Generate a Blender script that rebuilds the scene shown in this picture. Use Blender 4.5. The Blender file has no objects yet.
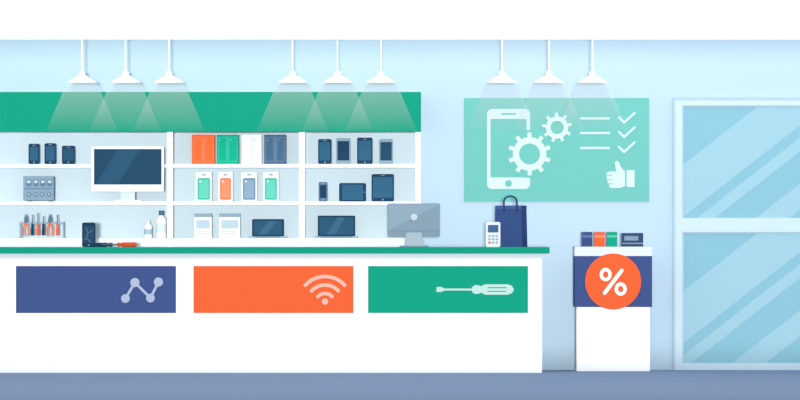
import bpy, bmesh, math
from mathutils import Vector, Matrix

# ------------------------------------------------------------------ scale
CAM_D = 60.0          # camera distance to the back wall (m)
F = 123.0*CAM_D       # focal length in px
HZ = 247.0            # counter-top level = eye level (1.0 m)
def S(y): return F/(CAM_D+y)

# ------------------------------------------------------------------ materials
def lin(c):
    c/=255.0
    return c/12.92 if c<=0.04045 else ((c+0.055)/1.055)**2.4
LIGHT=1.30
_m={}
def M(hexc, rough=0.8, L=None, spec=0.08, noise=0.0, metal=0.0, emit=0.0, name=None):
    L=L or LIGHT
    key=(hexc,rough,L,spec,noise,metal,emit)
    if key in _m: return _m[key]
    h=hexc.lstrip('#')
    rgb=[min(0.93,lin(int(h[i:i+2],16))/L) for i in (0,2,4)]
    m=bpy.data.materials.new(name or 'paint_'+h)
    m.use_nodes=True
    nt=m.node_tree; b=nt.nodes['Principled BSDF']
    b.inputs['Base Color'].default_value=(*rgb,1)
    b.inputs['Roughness'].default_value=rough
    b.inputs['Specular IOR Level'].default_value=spec
    b.inputs['Metallic'].default_value=metal
    if emit:
        b.inputs['Emission Color'].default_value=(1,1,1,1)
        b.inputs['Emission Strength'].default_value=emit
    if noise:
        tc=nt.nodes.new('ShaderNodeTexCoord'); n=nt.nodes.new('ShaderNodeTexNoise')
        n.inputs['Scale'].default_value=3.0
        mx=nt.nodes.new('ShaderNodeMix'); mx.data_type='RGBA'
        mx.inputs[6].default_value=(*[c*(1-noise) for c in rgb],1)
        mx.inputs[7].default_value=(*[min(1,c*(1+noise)) for c in rgb],1)
        nt.links.new(tc.outputs['Object'],n.inputs['Vector'])
        nt.links.new(n.outputs['Fac'],mx.inputs[0])
        nt.links.new(mx.outputs[2],b.inputs['Base Color'])
    _m[key]=m
    return m

def palette(L):
    global LIGHT,WHITE,OFFW,NAVY,SCREEN,SLATE,ORANGE,TEAL,BLUE,GREY,LGREY,BAGB,BAGD
    LIGHT=L
    WHITE=M('#FFFFFF',L=1.0); OFFW=M('#EEF4F8'); NAVY=M('#1F3F5C'); SCREEN=M('#33617E'); SLATE=M('#5A7890')
    ORANGE=M('#FF6B39'); TEAL=M('#12AB88'); BLUE=M('#46598F'); GREY=M('#8FA6B6'); LGREY=M('#C3D3DD')
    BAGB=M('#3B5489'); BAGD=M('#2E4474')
L_WALL=1.36; L_CAB=1.12; L_CTR=1.47
palette(L_WALL)

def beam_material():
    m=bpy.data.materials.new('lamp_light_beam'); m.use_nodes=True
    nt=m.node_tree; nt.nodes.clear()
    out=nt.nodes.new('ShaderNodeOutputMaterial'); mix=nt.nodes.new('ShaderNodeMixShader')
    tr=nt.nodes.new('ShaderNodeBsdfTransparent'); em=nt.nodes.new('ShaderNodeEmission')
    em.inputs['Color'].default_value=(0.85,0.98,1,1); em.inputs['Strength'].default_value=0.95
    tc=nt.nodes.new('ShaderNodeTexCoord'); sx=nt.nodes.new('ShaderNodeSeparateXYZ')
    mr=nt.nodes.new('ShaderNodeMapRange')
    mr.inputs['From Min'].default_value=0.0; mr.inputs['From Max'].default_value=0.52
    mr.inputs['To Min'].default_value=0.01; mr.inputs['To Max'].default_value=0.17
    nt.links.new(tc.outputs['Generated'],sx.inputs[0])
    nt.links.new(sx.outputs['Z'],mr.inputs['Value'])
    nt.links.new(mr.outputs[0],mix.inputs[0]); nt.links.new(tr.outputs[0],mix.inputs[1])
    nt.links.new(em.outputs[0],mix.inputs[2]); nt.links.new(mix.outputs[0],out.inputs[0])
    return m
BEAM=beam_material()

# ------------------------------------------------------------------ mesh builder
def rr(x0,y0,x1,y1,r,n=5):
    """rounded rectangle points"""
    if x0>x1:x0,x1=x1,x0
    if y0>y1:y0,y1=y1,y0
    r=max(1e-4,min(r,(x1-x0)/2.001,(y1-y0)/2.001)); p=[]
    for cx,cy,a in ((x1-r,y0+r,-90),(x1-r,y1-r,0),(x0+r,y1-r,90),(x0+r,y0+r,180)):
        for i in range(n+1):
            t=math.radians(a+90*i/n); p.append((cx+r*math.cos(t),cy+r*math.sin(t)))
    return p
def circ(cx,cy,r,n=36,ry=None):
    ry=ry or r
    return [(cx+r*math.cos(2*math.pi*i/n),cy+ry*math.sin(2*math.pi*i/n)) for i in range(n)]

class B:
    def __init__(s,name,ref=0.0,parent=None):
        s.name=name; s.ref=ref; s.bm=bmesh.new(); s.mats=[]; s.parent=parent
    def X(s,px): return (px-400.0)/S(s.ref)
    def Z(s,py): return 1.0+(HZ-py)/S(s.ref)
    def mi(s,m):
        if m not in s.mats: s.mats.append(m)
        return s.mats.index(m)
    def _merge(s,t,mat,smooth=False):
        k=s.mi(mat)
        bmesh.ops.recalc_face_normals(t,faces=t.faces[:])
        for f in t.faces: f.material_index=k; f.smooth=smooth
        me=bpy.data.meshes.new('t'); t.to_mesh(me); t.free(); s.bm.from_mesh(me); bpy.data.meshes.remove(me)
    def wbox(s,x0,x1,y0,y1,z0,z1,mat,bev=0.0):
        t=bmesh.new(); bmesh.ops.create_cube(t,size=1.0)
        for v in t.verts:
            v.co=Vector(((x0+x1)/2+v.co.x*(x1-x0),(y0+y1)/2+v.co.y*(y1-y0),(z0+z1)/2+v.co.z*(z1-z0)))
        if bev: bmesh.ops.bevel(t,geom=t.edges[:],offset=bev,segments=2,profile=0.5,affect='EDGES')
        s._merge(t,mat)
    def box(s,px0,py0,px1,py1,yf,yb,mat,bev=0.0,z0=None):
        zb=s.Z(py1) if z0 is None else z0
        s.wbox(s.X(px0),s.X(px1),yf,yb,zb,s.Z(py0),mat,bev)
    def wprism(s,pts,y0,y1,mat,bev=0.0):
        t=bmesh.new()
        a=[t.verts.new((p[0],y0,p[1])) for p in pts]; b=[t.verts.new((p[0],y1,p[1])) for p in pts]
        t.faces.new(a); t.faces.new(b[::-1]); n=len(pts)
        for i in range(n): t.faces.new((a[i],b[i],b[(i+1)%n],a[(i+1)%n]))
        s._merge(t,mat)
    def prism(s,pts,yf,yb,mat): s.wprism([(s.X(p[0]),s.Z(p[1])) for p in pts],yf,yb,mat)
    def ring(s,o,i_,yf,yb,mat):
        t=bmesh.new(); n=len(o)
        def L(ps,y): return [t.verts.new((s.X(p[0]),y,s.Z(p[1]))) for p in ps]
        of,ob,jf,jb=L(o,yf),L(o,yb),L(i_,yf),L(i_,yb)
        for k in range(n):
            m=(k+1)%n
            t.faces.new((of[k],of[m],jf[m],jf[k])); t.faces.new((ob[k],ob[m],jb[m],jb[k]))
            t.faces.new((of[k],of[m],ob[m],ob[k])); t.faces.new((jf[k],jf[m],jb[m],jb[k]))
        s._merge(t,mat)
    def stroke(s,pts,w,yf,yb,mat,closed=False):
        q=pts+[pts[0]] if closed else pts
        e=0.0
        for a,b in zip(q[:-1],q[1:]):
            dx,dy=b[0]-a[0],b[1]-a[1]; l=math.hypot(dx,dy) or 1
            nx,ny=-dy/l*w/2,dx/l*w/2
            s.prism([(a[0]+nx,a[1]+ny),(b[0]+nx,b[1]+ny),(b[0]-nx,b[1]-ny),(a[0]-nx,a[1]-ny)],yf-e,yb,mat)
            e+=0.0001
        for p in pts: s.prism(circ(p[0],p[1],w/2,16),yf-e,yb,mat); e+=0.0001
    def arc(s,cx,cy,r,w,a0,a1,yf,yb,mat,n=24):
        o=[];i_=[]
        for k in range(n+1):
            t=math.radians(a0+(a1-a0)*k/n)
            o.append((cx+(r+w/2)*math.cos(t),cy-(r+w/2)*math.sin(t)))
            i_.append((cx+(r-w/2)*math.cos(t),cy-(r-w/2)*math.sin(t)))
        s.prism(o+i_[::-1],yf,yb,mat)
        for t in (a0,a1):
            t=math.radians(t); s.prism(circ(cx+r*math.cos(t),cy-r*math.sin(t),w/2,16),yf-0.0002,yb,mat)
    def lathe(s,prof,cx,cy,mat,seg=36,cap=True,smooth=True):
        """prof: [(radius m, z m)]"""
        t=bmesh.new(); rings=[]
        for r,z in prof:
            rings.append([t.verts.new((cx+r*math.cos(2*math.pi*k/seg),cy+r*math.sin(2*math.pi*k/seg),z)) for k in range(seg)])
        for a,b in zip(rings[:-1],rings[1:]):
            for k in range(seg):
                m=(k+1)%seg; t.faces.new((a[k],a[m],b[m],b[k]))
        if cap: t.faces.new(rings[0]); t.faces.new(rings[-1])
        s._merge(t,mat,smooth)
    def rod(s,p0,p1,r0,mat,r1=None,seg=16):
        r1=r0 if r1 is None else r1
        p0=Vector(p0);p1=Vector(p1); d=(p1-p0).normalized()
        q=d.to_track_quat('Z','Y'); t=bmesh.new(); R=[]
        for p,r in ((p0,r0),(p1,r1)):
            R.append([t.verts.new(p+q@Vector((r*math.cos(2*math.pi*k/seg),r*math.sin(2*math.pi*k/seg),0))) for k in range(seg)])
        for k in range(seg):
            m=(k+1)%seg; t.faces.new((R[0][k],R[0][m],R[1][m],R[1][k]))
        t.faces.new(R[0]); t.faces.new(R[1]); s._merge(t,mat,False)
    def done(s):
        vs=[v.co for v in s.bm.verts]
        mn=Vector([min(v[i] for v in vs) for i in range(3)]); mx=Vector([max(v[i] for v in vs) for i in range(3)])
        o=Vector(((mn.x+mx.x)/2,(mn.y+mx.y)/2,mn.z))
        for v in s.bm.verts: v.co-=o
        me=bpy.data.meshes.new(s.name); s.bm.to_mesh(me); s.bm.free()
        for m in s.mats: me.materials.append(m)
        ob=bpy.data.objects.new(s.name,me); ob.location=o
        bpy.context.scene.collection.objects.link(ob)
        if s.parent: ob.parent=s.parent
        return ob

# ------------------------------------------------------------------ room shell
CZ=1.0+(HZ-39.5)/S(0)
XW=4.7
WALL=M('#CDE5F5',noise=0.004,name='wall_paint',rough=0.9,spec=0.03)
b=B('wall_back'); b.wbox(-XW-0.1,XW+0.1,0,0.15,-0.1,CZ+0.1,WALL); b.done()
b=B('wall_left'); b.wbox(-XW-0.12,-XW,-3.0,0,0,CZ,WALL); b.done()
b=B('wall_right'); b.wbox(XW,XW+0.12,-3.0,0,0,CZ,WALL); b.done()
b=B('floor'); b.wbox(-XW-0.1,XW+0.1,-14,0,-0.1,0,M('#8092AE',noise=0.006,L=0.97,rough=0.9,spec=0.03,name='floor_vinyl')); b.done()
b=B('ceiling'); b.wbox(-XW-0.1,XW+0.1,-12,0,CZ,CZ+0.1,M('#FFFFFF',emit=0.76,L=1.15,name='ceiling_fill_glow')); b.done()  # plain white ceiling; glow added as fill light for the room

# ------------------------------------------------------------------ glass door
def clip(poly,x0,y0,x1,y1):
    def cl(ps,ins,inter):
        out=[]
        for i in range(len(ps)):
            a,c=ps[i-1],ps[i]
            if ins(c):
                if not ins(a): out.append(inter(a,c))
                out.append(c)
            elif ins(a): out.append(inter(a,c))
        return out
    def ix(v): return lambda a,c:(v,a[1]+(c[1]-a[1])*(v-a[0])/(c[0]-a[0]))
    def iy(v): return lambda a,c:(a[0]+(c[0]-a[0])*(v-a[1])/(c[1]-a[1]),v)
    for ins,it in ((lambda p:p[0]>=x0,ix(x0)),(lambda p:p[0]<=x1,ix(x1)),(lambda p:p[1]>=y0,iy(y0)),(lambda p:p[1]<=y1,iy(y1))):
        if poly: poly=cl(poly,ins,it)
    return poly
b=B('door_1',0.0)
FR=M('#DAEEF8'); FRD=M('#BFD8E5'); GL=M('#8EC5D5',rough=0.5,spec=0.1,name='door_glass'); GLARE=M('#A6D2DF',rough=0.5,spec=0.1)
XR=920; DB=-0.003
b.box(672.5,97.5,XR+3,100,-0.055,DB,FRD); b.box(672.5,100,675,370,-0.055,DB,FRD,z0=0); b.box(XR,100,XR+3,370,-0.055,DB,FRD,z0=0)
b.box(675,100,682,370,-0.05,DB,FR,z0=0); b.box(XR-7,100,XR,370,-0.05,DB,FR,z0=0)
b.box(682,100,XR-7,105.5,-0.05,DB,FR); b.box(682,218,XR-7,232,-0.05,DB,FR); b.box(682,363,XR-7,370,-0.05,DB,FR,z0=0)
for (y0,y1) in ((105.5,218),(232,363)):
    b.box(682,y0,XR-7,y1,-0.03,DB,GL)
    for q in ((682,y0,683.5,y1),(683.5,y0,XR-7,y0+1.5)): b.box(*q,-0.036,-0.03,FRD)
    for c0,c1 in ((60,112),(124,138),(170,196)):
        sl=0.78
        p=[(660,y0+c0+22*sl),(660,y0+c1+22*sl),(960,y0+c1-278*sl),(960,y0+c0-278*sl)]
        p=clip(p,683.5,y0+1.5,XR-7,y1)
        if len(p)>2: b.prism(p,-0.032,-0.03,GLARE)  # lighter diagonal bands: reflections painted onto the glass
b.rod((b.X(XR-14),-0.11,0.85),(b.X(XR-14),-0.11,1.3),0.012,GREY)
for z in (0.9,1.25): b.rod((b.X(XR-14),-0.11,z),(b.X(XR-14)+0.08,-0.05,z),0.008,GREY)
b.done()

# ------------------------------------------------------------------ wall sign
b=B('wall_sign',0.0)
PT=M('#7ACDC1',name='sign_teal'); PI=M('#E2F5F4')
b.box(464,98,649,201.5,-0.015,-0.002,PT)
y0,y1=-0.018,-0.015
b.ring(rr(487,109,530,189,5),rr(490.5,119,526.5,177.5,0.6),y0,y1,PI)
b.stroke([(502,114),(515,114)],1.8,y0-0.002,y0,PT); b.prism(circ(508.5,183.5,3.4,24),y0-0.002,y0,PT)
def gear(cx,cy,ro,ri,hole,teeth,mat,rot=0.0,yy=y0):
    o=[];n_per=8
    N=teeth*n_per
    for k in range(N):
        ph=k%n_per; r=ro if ph in (1,2,3) else ri
        off={0:0.55,1:0.75,2:2,3:3.25,4:3.5,5:5,6:6,7:7}[ph]
        t=2*math.pi*((k//n_per)*n_per+off)/N+rot
        o.append((cx+r*math.cos(t),cy+r*math.sin(t)))
    i_=[(cx+hole*math.cos(math.atan2(p[1]-cy,p[0]-cx)),cy+hole*math.sin(math.atan2(p[1]-cy,p[0]-cx))) for p in o]
    b.ring(o,i_,yy,y1,mat)
b.prism(circ(529.5,154,24,40),y0-0.001,y0,PT)
gear(529.5,154,21.5,16.8,10.5,10,PI,0.15,y0-0.003)
gear(557,127.5,14.8,11.2,6.6,9,PI,0.3,y0-0.003)
for r in (118.5,133,148):
    b.stroke([(581,r),(609,r)],2.2,y0,y1,PI)
    b.stroke([(619,r-1),(624,r+4),(634.5,r-5.5)],2.2,y0,y1,PI)
# thumbs-up
b.prism([(626.5,170),(634.5,170),(634.5,187),(626.5,187)],y0,y1,PI)
b.prism([(625,171),(625,186),(620,188),(611,188),(609,186.5),(609,184),(607.6,183),(607.4,180.5),(606.6,179),(606.8,176.5),
         (606.4,175),(607,172.6),(609,171.5),(616,171.5),(615.4,167),(614.6,162.5),(616.5,160.8),(618.8,162),(620.3,166),(623,170)],y0,y1,PI)
for r in (175.6,179.8,183.8): b.stroke([(607,r),(612,r)],0.8,y0-0.001,y0,PT)
b.done()

# ------------------------------------------------------------------ shelving
SY=-0.38
FAS=M('#13A886',L=1.44,name='fascia_green')
palette(L_CAB)
CAB=M('#D2E3EA',name='cabinet_back'); SHW=M('#FAFDFE')
shelf=bpy.data.objects.new('shelf_unit',None); bpy.context.scene.collection.objects.link(shelf)
def part(name): return B(name,SY,shelf)
b=part('back_panel')
x0=b.X(-70); x1=b.X(421)
zt=b.Z(92); zf=b.Z(132)
ZR=[b.Z(164),b.Z(201.5),b.Z(238)]
th=3.6/S(SY)
b.wbox(x0,x1,-0.03,-0.003,0,zt,CAB); b.done()
b=part('fascia'); b.wbox(x0,x1,SY-0.05,SY-0.02,zf,zt,FAS,0.002); b.done()
b=part('top_board'); b.wbox(x0,x1,SY-0.02,-0.03,zt-0.03,zt,FAS); b.done()
b=part('soffit'); b.wbox(x0,x1,SY-0.02,-0.03,zf,zf+0.02,SHW); b.done()
for n,(a,c) in enumerate(((-70,-63),(167,173),(299,305),(415,421))):
    b=part('upright_%d'%(n+1)); b.wbox(b.X(a),b.X(c),SY,-0.03,0,zf,SHW); b.done()
for k,(a,c) in enumerate(((-63,167),(173,299),(305,415))):
    b=part('upper_shelf_%d'%(k+1)); b.wbox(b.X(a),b.X(c),(-0.27 if k==0 else SY+0.005),-0.03,ZR[0]-th,ZR[0],SHW); b.done()
    b=part('middle_shelf_%d'%(k+1)); b.wbox(b.X(a),b.X(c),SY+0.005,-0.03,ZR[1]-th,ZR[1],SHW); b.done()
    b=part('base_cabinet_%d'%(k+1)); b.wbox(b.X(a),b.X(c),SY+0.005,-0.03,0.0,ZR[2],M('#E9F1F5')); b.done()
EPS=0.0006
ZR=[z+EPS for z in ZR]

# ---- shelf products
def phone(px0,py0,px1,py1,z,y,ref=SY,body=None,scr=None,land=False,name='smartphone'):
    body=body or NAVY; scr=scr or SCREEN
    b=B(name,ref); h=(py1-py0)/S(ref)
    def P(x,yy): return (b.X(x), z+(py1-yy)/S(ref))
    def pr(pts,a,c,m): b.wprism([P(*p) for p in pts],a,c,m)
    pr(rr(px0,py0,px1,py1,1.7),y,y+0.012,body)
    if land: s=rr(px0+3,py0+1.6,px1-3,py1-1.6,0.2)
    else: s=rr(px0+1.3,py0+3,px1-1.3,py1-3.6,0.2)
    pr(s,y-0.001,y,scr)
    cx=(px0+px1)/2; cy=(py0+py1)/2
    if land: pr(circ(px1-1.5,cy,0.6,12),y-0.001,y,GREY)
    else:
        pr(circ(cx,py1-1.8,0.8,16),y-0.001,y,GREY); pr(rr(cx-1.8,py0+1.2,cx+1.8,py0+1.8,0.3),y-0.001,y,GREY)
    # rear easel leg
    t=0.02
    xx=b.X(cx)
    b.wbox(xx-t,xx+t,y+0.012,y+0.05,z,z+0.006,GREY); b.rod((xx,y+0.046,z+0.005),(xx,y+0.015,z+h*0.6),0.003,GREY)
    return b.done()
phone(27.5,143.5,38.5,164,ZR[0],-0.22)
phone(43.5,143,55,164,ZR[0],-0.22)
phone(61,145.5,74,164,ZR[0],-0.22,scr=M('#2B5672'))
phone(318,139,331.5,164,ZR[0],-0.3)
phone(336,138,350.5,164,ZR[0],-0.3,body=M('#8DA3B3'),scr=NAVY)
phone(357,137.5,372.5,164,ZR[0],-0.3)
phone(379,139,393,164,ZR[0],-0.3,body=M('#8DA3B3'),scr=M('#274A65'))
phone(318.5,182,327.5,201.5,ZR[1],-0.3,body=SLATE,scr=NAVY)
phone(339,183,366,201.5,ZR[1],-0.3,land=True,name='tablet')
phone(371.5,174,394,201.5,ZR[1],-0.3,name='tablet')

# bench power supply
b=B('bench_power_supply',SY); z=ZR[1]
BP=M('#869EAF'); BPD=M('#5F7C95')
b.box(23,176,53.5,200.5,-0.33,-0.12,BP,0.004)
for a in (27,48): b.wbox(b.X(a),b.X(a+3.5),-0.31,-0.15,z,z+0.014,BPD)
b.box(23.8,188.2,52.7,189,-0.332,-0.329,BPD)
for a in (26,33,40,47):
    b.prism(rr(a,179.5,a+5,186,0.4),-0.334,-0.329,BPD)
    b.prism(rr(a+0.8,180.5,a+4.2,183,0.2),-0.336,-0.333,LGREY)
for a in (28.5,35.3,42,48.7):
    b.rod((b.X(a),-0.345,b.Z(194.2)),(b.X(a),-0.329,b.Z(194.2)),0.016,BPD); b.rod((b.X(a),-0.347,b.Z(194.2)),(b.X(a),-0.345,b.Z(194.2)),0.007,LGREY)
b.done()

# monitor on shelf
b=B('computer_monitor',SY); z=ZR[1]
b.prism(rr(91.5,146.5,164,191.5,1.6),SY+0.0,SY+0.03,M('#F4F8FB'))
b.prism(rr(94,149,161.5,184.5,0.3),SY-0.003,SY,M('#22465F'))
b.prism([(118,149.2),(140,149.2),(118,184.3),(96,184.3)],SY-0.004,SY-0.003,M('#2A526E'))  # slanted lighter band, a highlight painted on the screen
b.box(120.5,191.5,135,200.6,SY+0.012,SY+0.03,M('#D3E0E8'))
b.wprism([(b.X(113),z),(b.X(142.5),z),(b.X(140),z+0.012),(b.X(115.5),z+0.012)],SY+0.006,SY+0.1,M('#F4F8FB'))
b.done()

# tool rack
b=B('tool_rack',SY); z=ZR[2]
b.box(19,221.8,63.5,224.2,-0.32,-0.27,M('#9DB3C2'),0.001)
for a in (19,62): b.box(a,223,a+1.5,238,-0.30,-0.28,M('#9DB3C2'),z0=z)
for a in (19,62): b.wbox(b.X(a)-0.004,b.X(a+1.5)+0.004,-0.33,-0.25,z,z+0.008,M('#9DB3C2'))
def drv(x,top,hm,w=1.5):
    xx=b.X(x); y=-0.328
    b.rod((xx,y,b.Z(224)),(xx,y,b.Z(top)),0.0045,SLATE)
    w/=S(SY)
    b.lathe([(w*.55,b.Z(235.5)),(w,b.Z(234.5)),(w,b.Z(229)),(w*.7,b.Z(227)),(w,b.Z(225.5)),(w*.7,b.Z(224))],xx,y,hm,12)
def plier(x):
    y0_,y1_=-0.335,-0.322
    b.prism([(x-1.9,222.5),(x-1.6,218),(x-0.3,214),(x+0.3,214),(x+1.6,218),(x+1.9,222.5),(x,224.5)],y0_,y1_,SLATE)
    for s in (-1,1):
        b.stroke([(x+s*0.8,223.5),(x+s*2.4,228),(x+s*2.2,235.5)],1.5,y0_-0.001,y1_,ORANGE)
plier(25.5); drv(32,214.5,NAVY,1.5); drv(37.5,213,ORANGE); drv(43,216,NAVY); plier(49.5); drv(57,214.5,ORANGE)
b.done()

# bottles
def bottle(px0,px1,top,name,cap,lab):
    b=B(name,SY); z=ZR[2]; cx=b.X((px0+px1)/2); r=(px1-px0)/2/S(SY); zt=b.Z(top); h=zt-z; y=-0.25
    b.lathe([(r*.95,z),(r,z+0.006),(r,z+h*.66),(r*.85,z+h*.74),(r*.42,z+h*.8),(r*.42,z+h*.84)],cx,y,M('#FFFFFF',L=1.05),28)
    b.lathe([(r*.5,z+h*.83),(r*.5,zt-0.004),(r*.4,zt)],cx,y,cap,24)
    b.lathe([(r*1.02,z+h*.2),(r*1.02,z+h*.5)],cx,y,lab,28,cap=False)
    b.done()
bottle(143.5,151.5,220.5,'cleaning_bottle',M('#F1F6F9'),M('#A9BFCD'))
bottle(155.5,166,210.5,'cleaning_bottle',SLATE,M('#DCE8EF'))

# boxed cases upper middle
def casebox(px0,px1,top,c1,c2):
    b=B('phone_cover_box',SY)
    b.box(px0,top,px1,164,-0.33,-0.26,c1,0.002,z0=ZR[0])
    m=(px0+px1)/2
    b.box(m-0.35,top+0.3,m+0.35,163.6,-0.3315,-0.329,c2)
    for k in (0,1):
        a=px0+1.3 if k==0 else m+1.2; w=(px1-px0)/2-2.4
        b.ring(rr(a,top+2.5,a+w,161.5,1.3),rr(a+0.5,top+3,a+w-0.5,161,1),-0.3325,-0.329,c2)
        b.prism(circ(a+2.2,top+5.4,0.9,14),-0.3325,-0.329,c2)
    b.done()
casebox(191.5,214.5,134.5,ORANGE,M('#FF8A62')); casebox(216.5,238.5,134.5,TEAL,M('#4CC3A8'))
casebox(241.5,261.5,134.5,M('#F4F8FA'),M('#C4D4DE')); casebox(264,286,134.5,M('#4A6785'),M('#7590A8'))

def blister(px0,px1,c,c2,top=173):
    b=B('phone_case_package',SY)
    b.wprism([(b.X(p[0]),b.Z(p[1])+EPS) for p in rr(px0-1,top-1,px1+1,201.5,0.8)],-0.30,-0.285,M('#F5F9FB'))
    b.prism(rr(px0+0.8,top+5,px1-0.8,199.6,1.5),-0.315,-0.30,c)
    b.prism(rr(px0+2,top+6.4,px1-2,198.2,1),-0.317,-0.315,c2)
    b.prism(circ(px0+3.6,top+8.4,0.9,14),-0.319,-0.316,M('#F5F9FB'))
    b.prism(rr((px0+px1)/2-2,top+1,(px0+px1)/2+2,top+2.4,0.6),-0.302,-0.30,GREY)
    b.wbox(b.X(px0),b.X(px1),-0.31,-0.24,ZR[1],ZR[1]+0.006,LGREY)
    b.done()
blister(196.5,210.5,M('#2CB595'),M('#67C9B3')); blister(219,231.5,M('#FF7445'),M('#FF8E68'))
blister(242,256,M('#6B88A0'),M('#8AA4B8')); blister(264,277.5,M('#2CB595'),M('#67C9B3'))

def carton(px0,px1,top):
    b=B('accessory_box',SY)
    b.box(px0,top,px1,238,-0.33,-0.23,M('#F7FAFC'),0.0015,z0=ZR[2])
    b.box(px0+0.01,top,px1-0.01,top+3.6,-0.3315,-0.329,GREY)
    b.box(px0+2,top+6.5,px1-2,top+15,-0.3315,-0.329,M('#B9CBD6'))
    for r in (17.4,19.6): b.box(px0+2,top+r,px1-4,top+r+0.9,-0.3315,-0.329,M('#B9CBD6'))
    b.done()
carton(194,211.5,213.5); carton(219,240,213.5)

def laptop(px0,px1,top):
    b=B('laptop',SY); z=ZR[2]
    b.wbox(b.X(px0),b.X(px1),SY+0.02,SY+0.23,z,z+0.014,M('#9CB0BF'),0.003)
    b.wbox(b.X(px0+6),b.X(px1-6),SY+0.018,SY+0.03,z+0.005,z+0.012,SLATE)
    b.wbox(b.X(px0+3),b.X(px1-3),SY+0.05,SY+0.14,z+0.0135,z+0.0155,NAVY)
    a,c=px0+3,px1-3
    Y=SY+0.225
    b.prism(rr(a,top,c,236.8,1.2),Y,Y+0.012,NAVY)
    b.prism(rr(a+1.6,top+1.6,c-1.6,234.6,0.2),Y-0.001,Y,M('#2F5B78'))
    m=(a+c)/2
    b.prism([(m+1,top+1.7),(m+9,top+1.7),(m-2,234.5),(m-10,234.5)],Y-0.002,Y-0.001,M('#3C6C89'))  # diagonal sheen painted into the display colour
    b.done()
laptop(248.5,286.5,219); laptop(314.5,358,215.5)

# ------------------------------------------------------------------ counter
palette(L_CTR)
CY=-1.3
b=B('service_counter',CY)
CW=M('#FFFFFF',L=1.02,name='counter_white'); CT=M('#12A383',name='counter_top_green')
b.wbox(b.X(-70),b.X(549.5),CY-0.06,CY+0.6,b.Z(253.5),1.0,CT,0.003)
b.wbox(b.X(-66),b.X(542),CY,CY+0.56,0,b.Z(253.5),CW)
b.box(-66,253.5,547,258.5,CY-0.035,CY+0.58,M('#E3EDF3'))  # pale grey strip, painted shade beneath the counter top
py=CY-0.014
for a,c,m in ((16,176,BLUE),(193.5,353.5,ORANGE),(368,528,M('#0FAA86'))):
    b.box(a,266,c,313,py,CY,m,0.001)
G=M('#B9C6DD')
pts=[(125.5,298.5),(135,282.5),(150.5,298),(158.5,282)]
b.stroke(pts,2.6,py-0.004,py,G)
for p in pts: b.prism(circ(p[0],p[1],4.4 if p[1]>290 else 4.6,24),py-0.008,py,G)
W=M('#FFC4AE')
b.prism(circ(325,301.5,3.2,24),py-0.005,py,W)
for r in (9.5,18,26.5): b.arc(325,303,r,3.6,42,138,py-0.005,py,W)
K=M('#CDF0E6'); c=289.5
b.prism([(436.5,c-2.4),(441,c-2.6),(444.5,c-1),(472,c-1),(472,c+1),(444.5,c+1),(441,c+2.6),(436.5,c+2.4)],py-0.005,py,K)
b.prism([(472,c-2.6),(475,c-4.4),(478,c-4.4),(481,c-3.2),(485,c-5.2),(508,c-5.2),(512,c-3.6),(514,c),(512,c+3.6),(508,c+5.2),(485,c+5.2),(481,c+3.2),(478,c+4.4),(475,c+4.4),(472,c+2.6)],py-0.005,py,K)
for q in (-1.8,1.8): b.stroke([(488,c+q),(506,c+q)],0.9,py-0.006,py-0.005,M('#10AB87'))
b.done()

# ---- things on counter (z=1.0)
CR=-1.05
b=B('broken_smartphone',CR)
b.prism(rr(82,222.5,95.5,HZ,1.8),CR,CR+0.013,NAVY)
b.prism(rr(83.5,226,94,243,0.2),CR-0.001,CR,M('#2A4F6B'))
b.prism(circ(88.7,245,0.8,14),CR-0.001,CR,GREY)
for l in ([(86,227),(88,233),(86.5,238),(91,242.5)],[(88,233),(92.5,230)],[(86.5,238),(84,240)]): b.stroke(l,0.5,CR-0.002,CR-0.001,M('#7794A8'))
b.wbox(b.X(86),b.X(91),CR+0.013,CR+0.06,1.0,1.006,GREY); b.rod((b.X(88.7),CR+0.055,1.005),(b.X(88.7),CR+0.014,1.1),0.004,GREY)
b.done()
def hscrew(x0,xm,x1,y,hm,r):
    """screwdriver lying on the counter: blade tip x0, handle xm..x1"""
    b=B('screwdriver',CR); r/=S(CR); zc=1.0+r*1.02; d=1 if x1>xm else -1
    b.rod((b.X(x0),y,zc),(b.X(xm),y,zc),0.004,SLATE)
    P=[(xm,.5),(xm+d,.9),(xm+3*d,.95),(xm+4.5*d,.65),(xm+6*d,1),(x1-2*d,1),(x1,.6)]
    for (a,ra),(c,rc) in zip(P[:-1],P[1:]): b.rod((b.X(a),y,zc),(b.X(c),y,zc),r*ra,hm,r*rc)
    b.done()
hscrew(103,117.5,137.5,-1.2,M('#F0562F'),2.3)
hscrew(124,113,92.5,-1.1,NAVY,2.1)

# desktop computer seen from behind
b=B('desktop_computer',CR)
DC=M('#8FA5B6')
b.prism(rr(387.5,203.5,440,237,1.6),CR,CR+0.03,DC)
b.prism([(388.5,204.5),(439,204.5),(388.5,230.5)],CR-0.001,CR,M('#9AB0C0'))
b.box(387.8,230.5,439.7,231.3,CR-0.002,CR,M('#7A92A6'))
b.prism(circ(414,217,3.3,24),CR-0.004,CR,M('#D5E2EA'))
b.wprism([(b.X(406.5),b.Z(232.5)),(b.X(421.5),b.Z(232.5)),(b.X(424),1.008),(b.X(404),1.008)],CR-0.03,CR-0.002,M('#B5C7D3'))
b.wbox(b.X(399.5),b.X(428.5),CR-0.08,CR+0.1,1.0,1.011,DC,0.003)
b.done()

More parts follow.
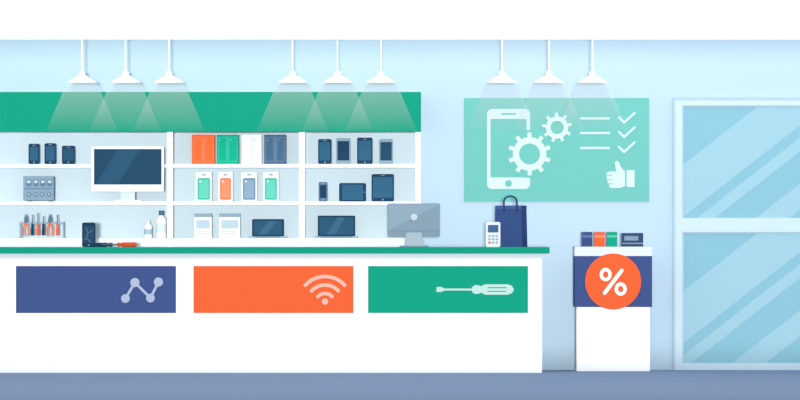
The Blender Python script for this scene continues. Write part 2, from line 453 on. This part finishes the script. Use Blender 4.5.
# payment terminal
b=B('payment_terminal',CR); y=-1.26
b.wprism([(b.X(p[0]),b.Z(p[1])) for p in rr(485.5,222,500,HZ,1.8)],y,y+0.05,M('#F6FAFC'))
b.prism(rr(487.5,225,498,232.5,0.5),y-0.002,y,M('#4D6D94'))
for r in range(3):
    for k in range(3): b.prism(rr(488+k*3.6,235+r*3.3,490.4+k*3.6,237+r*3.3,0.4),y-0.003,y,ORANGE if (r==2 and k==0) else M('#A5BAC8'))
b.wbox(b.X(486.5),b.X(499),y+0.05,y+0.1,1.0,1.03,LGREY,0.003)
b.done()

# shopping bag
b=B('shopping_bag',CR)
b.wprism([(b.X(495),1.0),(b.X(522),1.0),(b.X(521.5),b.Z(205.5)),(b.X(495.5),b.Z(205.5))],-1.06,-0.90,BAGB)
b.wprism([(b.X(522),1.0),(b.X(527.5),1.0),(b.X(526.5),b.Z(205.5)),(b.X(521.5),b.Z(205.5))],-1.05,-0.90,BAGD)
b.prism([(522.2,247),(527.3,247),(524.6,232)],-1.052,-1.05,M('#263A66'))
b.box(495.6,205.5,521.4,209,-1.062,-1.06,M('#4A649A'))
pts=[(504,212),(504,203)]+[(510.5+6.5*math.cos(t),201.5-5.5*math.sin(t)) for t in [math.pi*(1-k/10) for k in range(11)]]+[(517,203),(517,212)]
for yb in (-1.068,-0.9):
    for p,q in zip(pts[:-1],pts[1:]): b.rod((b.X(p[0]),yb,b.Z(p[1])),(b.X(q[0]),yb,b.Z(q[1])),0.006,BAGD,seg=8)
b.done()

# ------------------------------------------------------------------ promo stand
palette(1.42)
PR=-0.6
b=B('promotional_display_stand',PR)
b.wbox(b.X(576.5),b.X(650),PR,PR+0.4,0,b.Z(256),M('#FFFFFF',L=1.02),0.003)
b.box(574.5,256,652,307,PR-0.03,PR+0.43,BLUE,0.003)
b.box(574.5,246.7,652,256,PR-0.03,PR-0.01,M('#F1F7FB')); b.box(574.5,246.7,577,256,PR-0.01,PR+0.43,M('#F1F7FB')); b.box(649.5,246.7,652,256,PR-0.01,PR+0.43,M('#F1F7FB'))
b.box(577,246.7,649.5,256,PR-0.01,PR+0.43,M('#DDE9F0'))
yy=PR-0.04
b.prism(circ(613,281.5,28,64),yy,PR-0.03,ORANGE)
for cx,cy in ((605.5,274.5),(620.5,289)):
    b.ring(circ(cx,cy,6,32,6.6),circ(cx,cy,2.7,32,3.3),yy-0.005,yy,WHITE)
b.stroke([(621.5,270.5),(604.5,293)],3.6,yy-0.006,yy,WHITE)
b.done()
zt=1.0+(HZ-246.7)/S(PR)+0.0005
def giftbox(px0,px1,top,c,c2,horiz=False):
    b=B('accessory_box',PR)
    b.box(px0,top,px1,246.5,PR+0.06,PR+0.14,c,0.0015,z0=zt)
    if horiz:
        b.box(px0+2.5,top+3,px1-5,top+7.5,PR+0.0585,PR+0.061,c2); b.box(px0+0.2,top+9.8,px1-0.2,top+11,PR+0.0585,PR+0.061,c2)
    else: b.box(px0+0.1,top+3,px1-0.1,top+5.6,PR+0.0585,PR+0.061,c2)
    b.done()
giftbox(582,592.5,232,M('#415489'),M('#6B7DAE')); giftbox(594.5,605,232,ORANGE,M('#FF9A78'))
giftbox(607,617.5,232,TEAL,M('#69CBB4')); giftbox(622,643.5,233,M('#3E5174'),M('#8DA3BB'),horiz=True)

# ------------------------------------------------------------------ pendant lamps
LY=-0.8
LW=M('#FFFFFF',L=0.95,rough=0.5,emit=0.25)
BULB=M('#FFFFFF',emit=2.0)
for px in (82,125.5,169,292.5,337.5,381,502,549,592.5):
    b=B('pendant_lamp',LY); cx=b.X(px); q=1/S(LY)
    zs=b.Z(82.5)
    b.lathe([(0.018,CZ-0.015),(0.018,CZ)],cx,LY,LW,24)
    b.rod((cx,LY,CZ-0.01),(cx,LY,b.Z(73)),0.0055,LW)
    b.lathe([(14.5*q,zs),(14.5*q,zs+0.006),(3.2*q,b.Z(75)),(3.0*q,b.Z(72)),(0.8*q,b.Z(70.5))],cx,LY,LW,40,cap=False,smooth=False)
    b.lathe([(1.5*q,zs+0.004),(3.5*q,zs+0.012),(3*q,zs+0.03)],cx,LY,BULB,16)
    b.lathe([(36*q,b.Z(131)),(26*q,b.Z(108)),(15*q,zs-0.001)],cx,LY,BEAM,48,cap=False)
    b.done()

# ------------------------------------------------------------------ light
sun=bpy.data.lights.new('sun','SUN'); sun.energy=2.7; sun.angle=math.radians(2)
so=bpy.data.objects.new('sun',sun); so.rotation_euler=(math.pi/2,0,0); so.location=(0,-30,3); bpy.context.scene.collection.objects.link(so)
w=bpy.data.worlds.new('world'); bpy.context.scene.world=w; w.use_nodes=True
w.node_tree.nodes['Background'].inputs[0].default_value=(1,1,1,1); w.node_tree.nodes['Background'].inputs[1].default_value=0.7

# ------------------------------------------------------------------ camera
cam=bpy.data.cameras.new('camera'); co=bpy.data.objects.new('camera',cam)
co.location=(0,-CAM_D,1.0); co.rotation_euler=(math.pi/2,0,0)
cam.sensor_width=36; cam.lens=F/800*36; cam.shift_y=(HZ-200)/800; cam.clip_end=300; cam.clip_start=1
bpy.context.scene.collection.objects.link(co); bpy.context.scene.camera=co
vs=bpy.context.scene.view_settings
vs.view_transform='Standard'; vs.look='None'; vs.exposure=0; vs.gamma=1
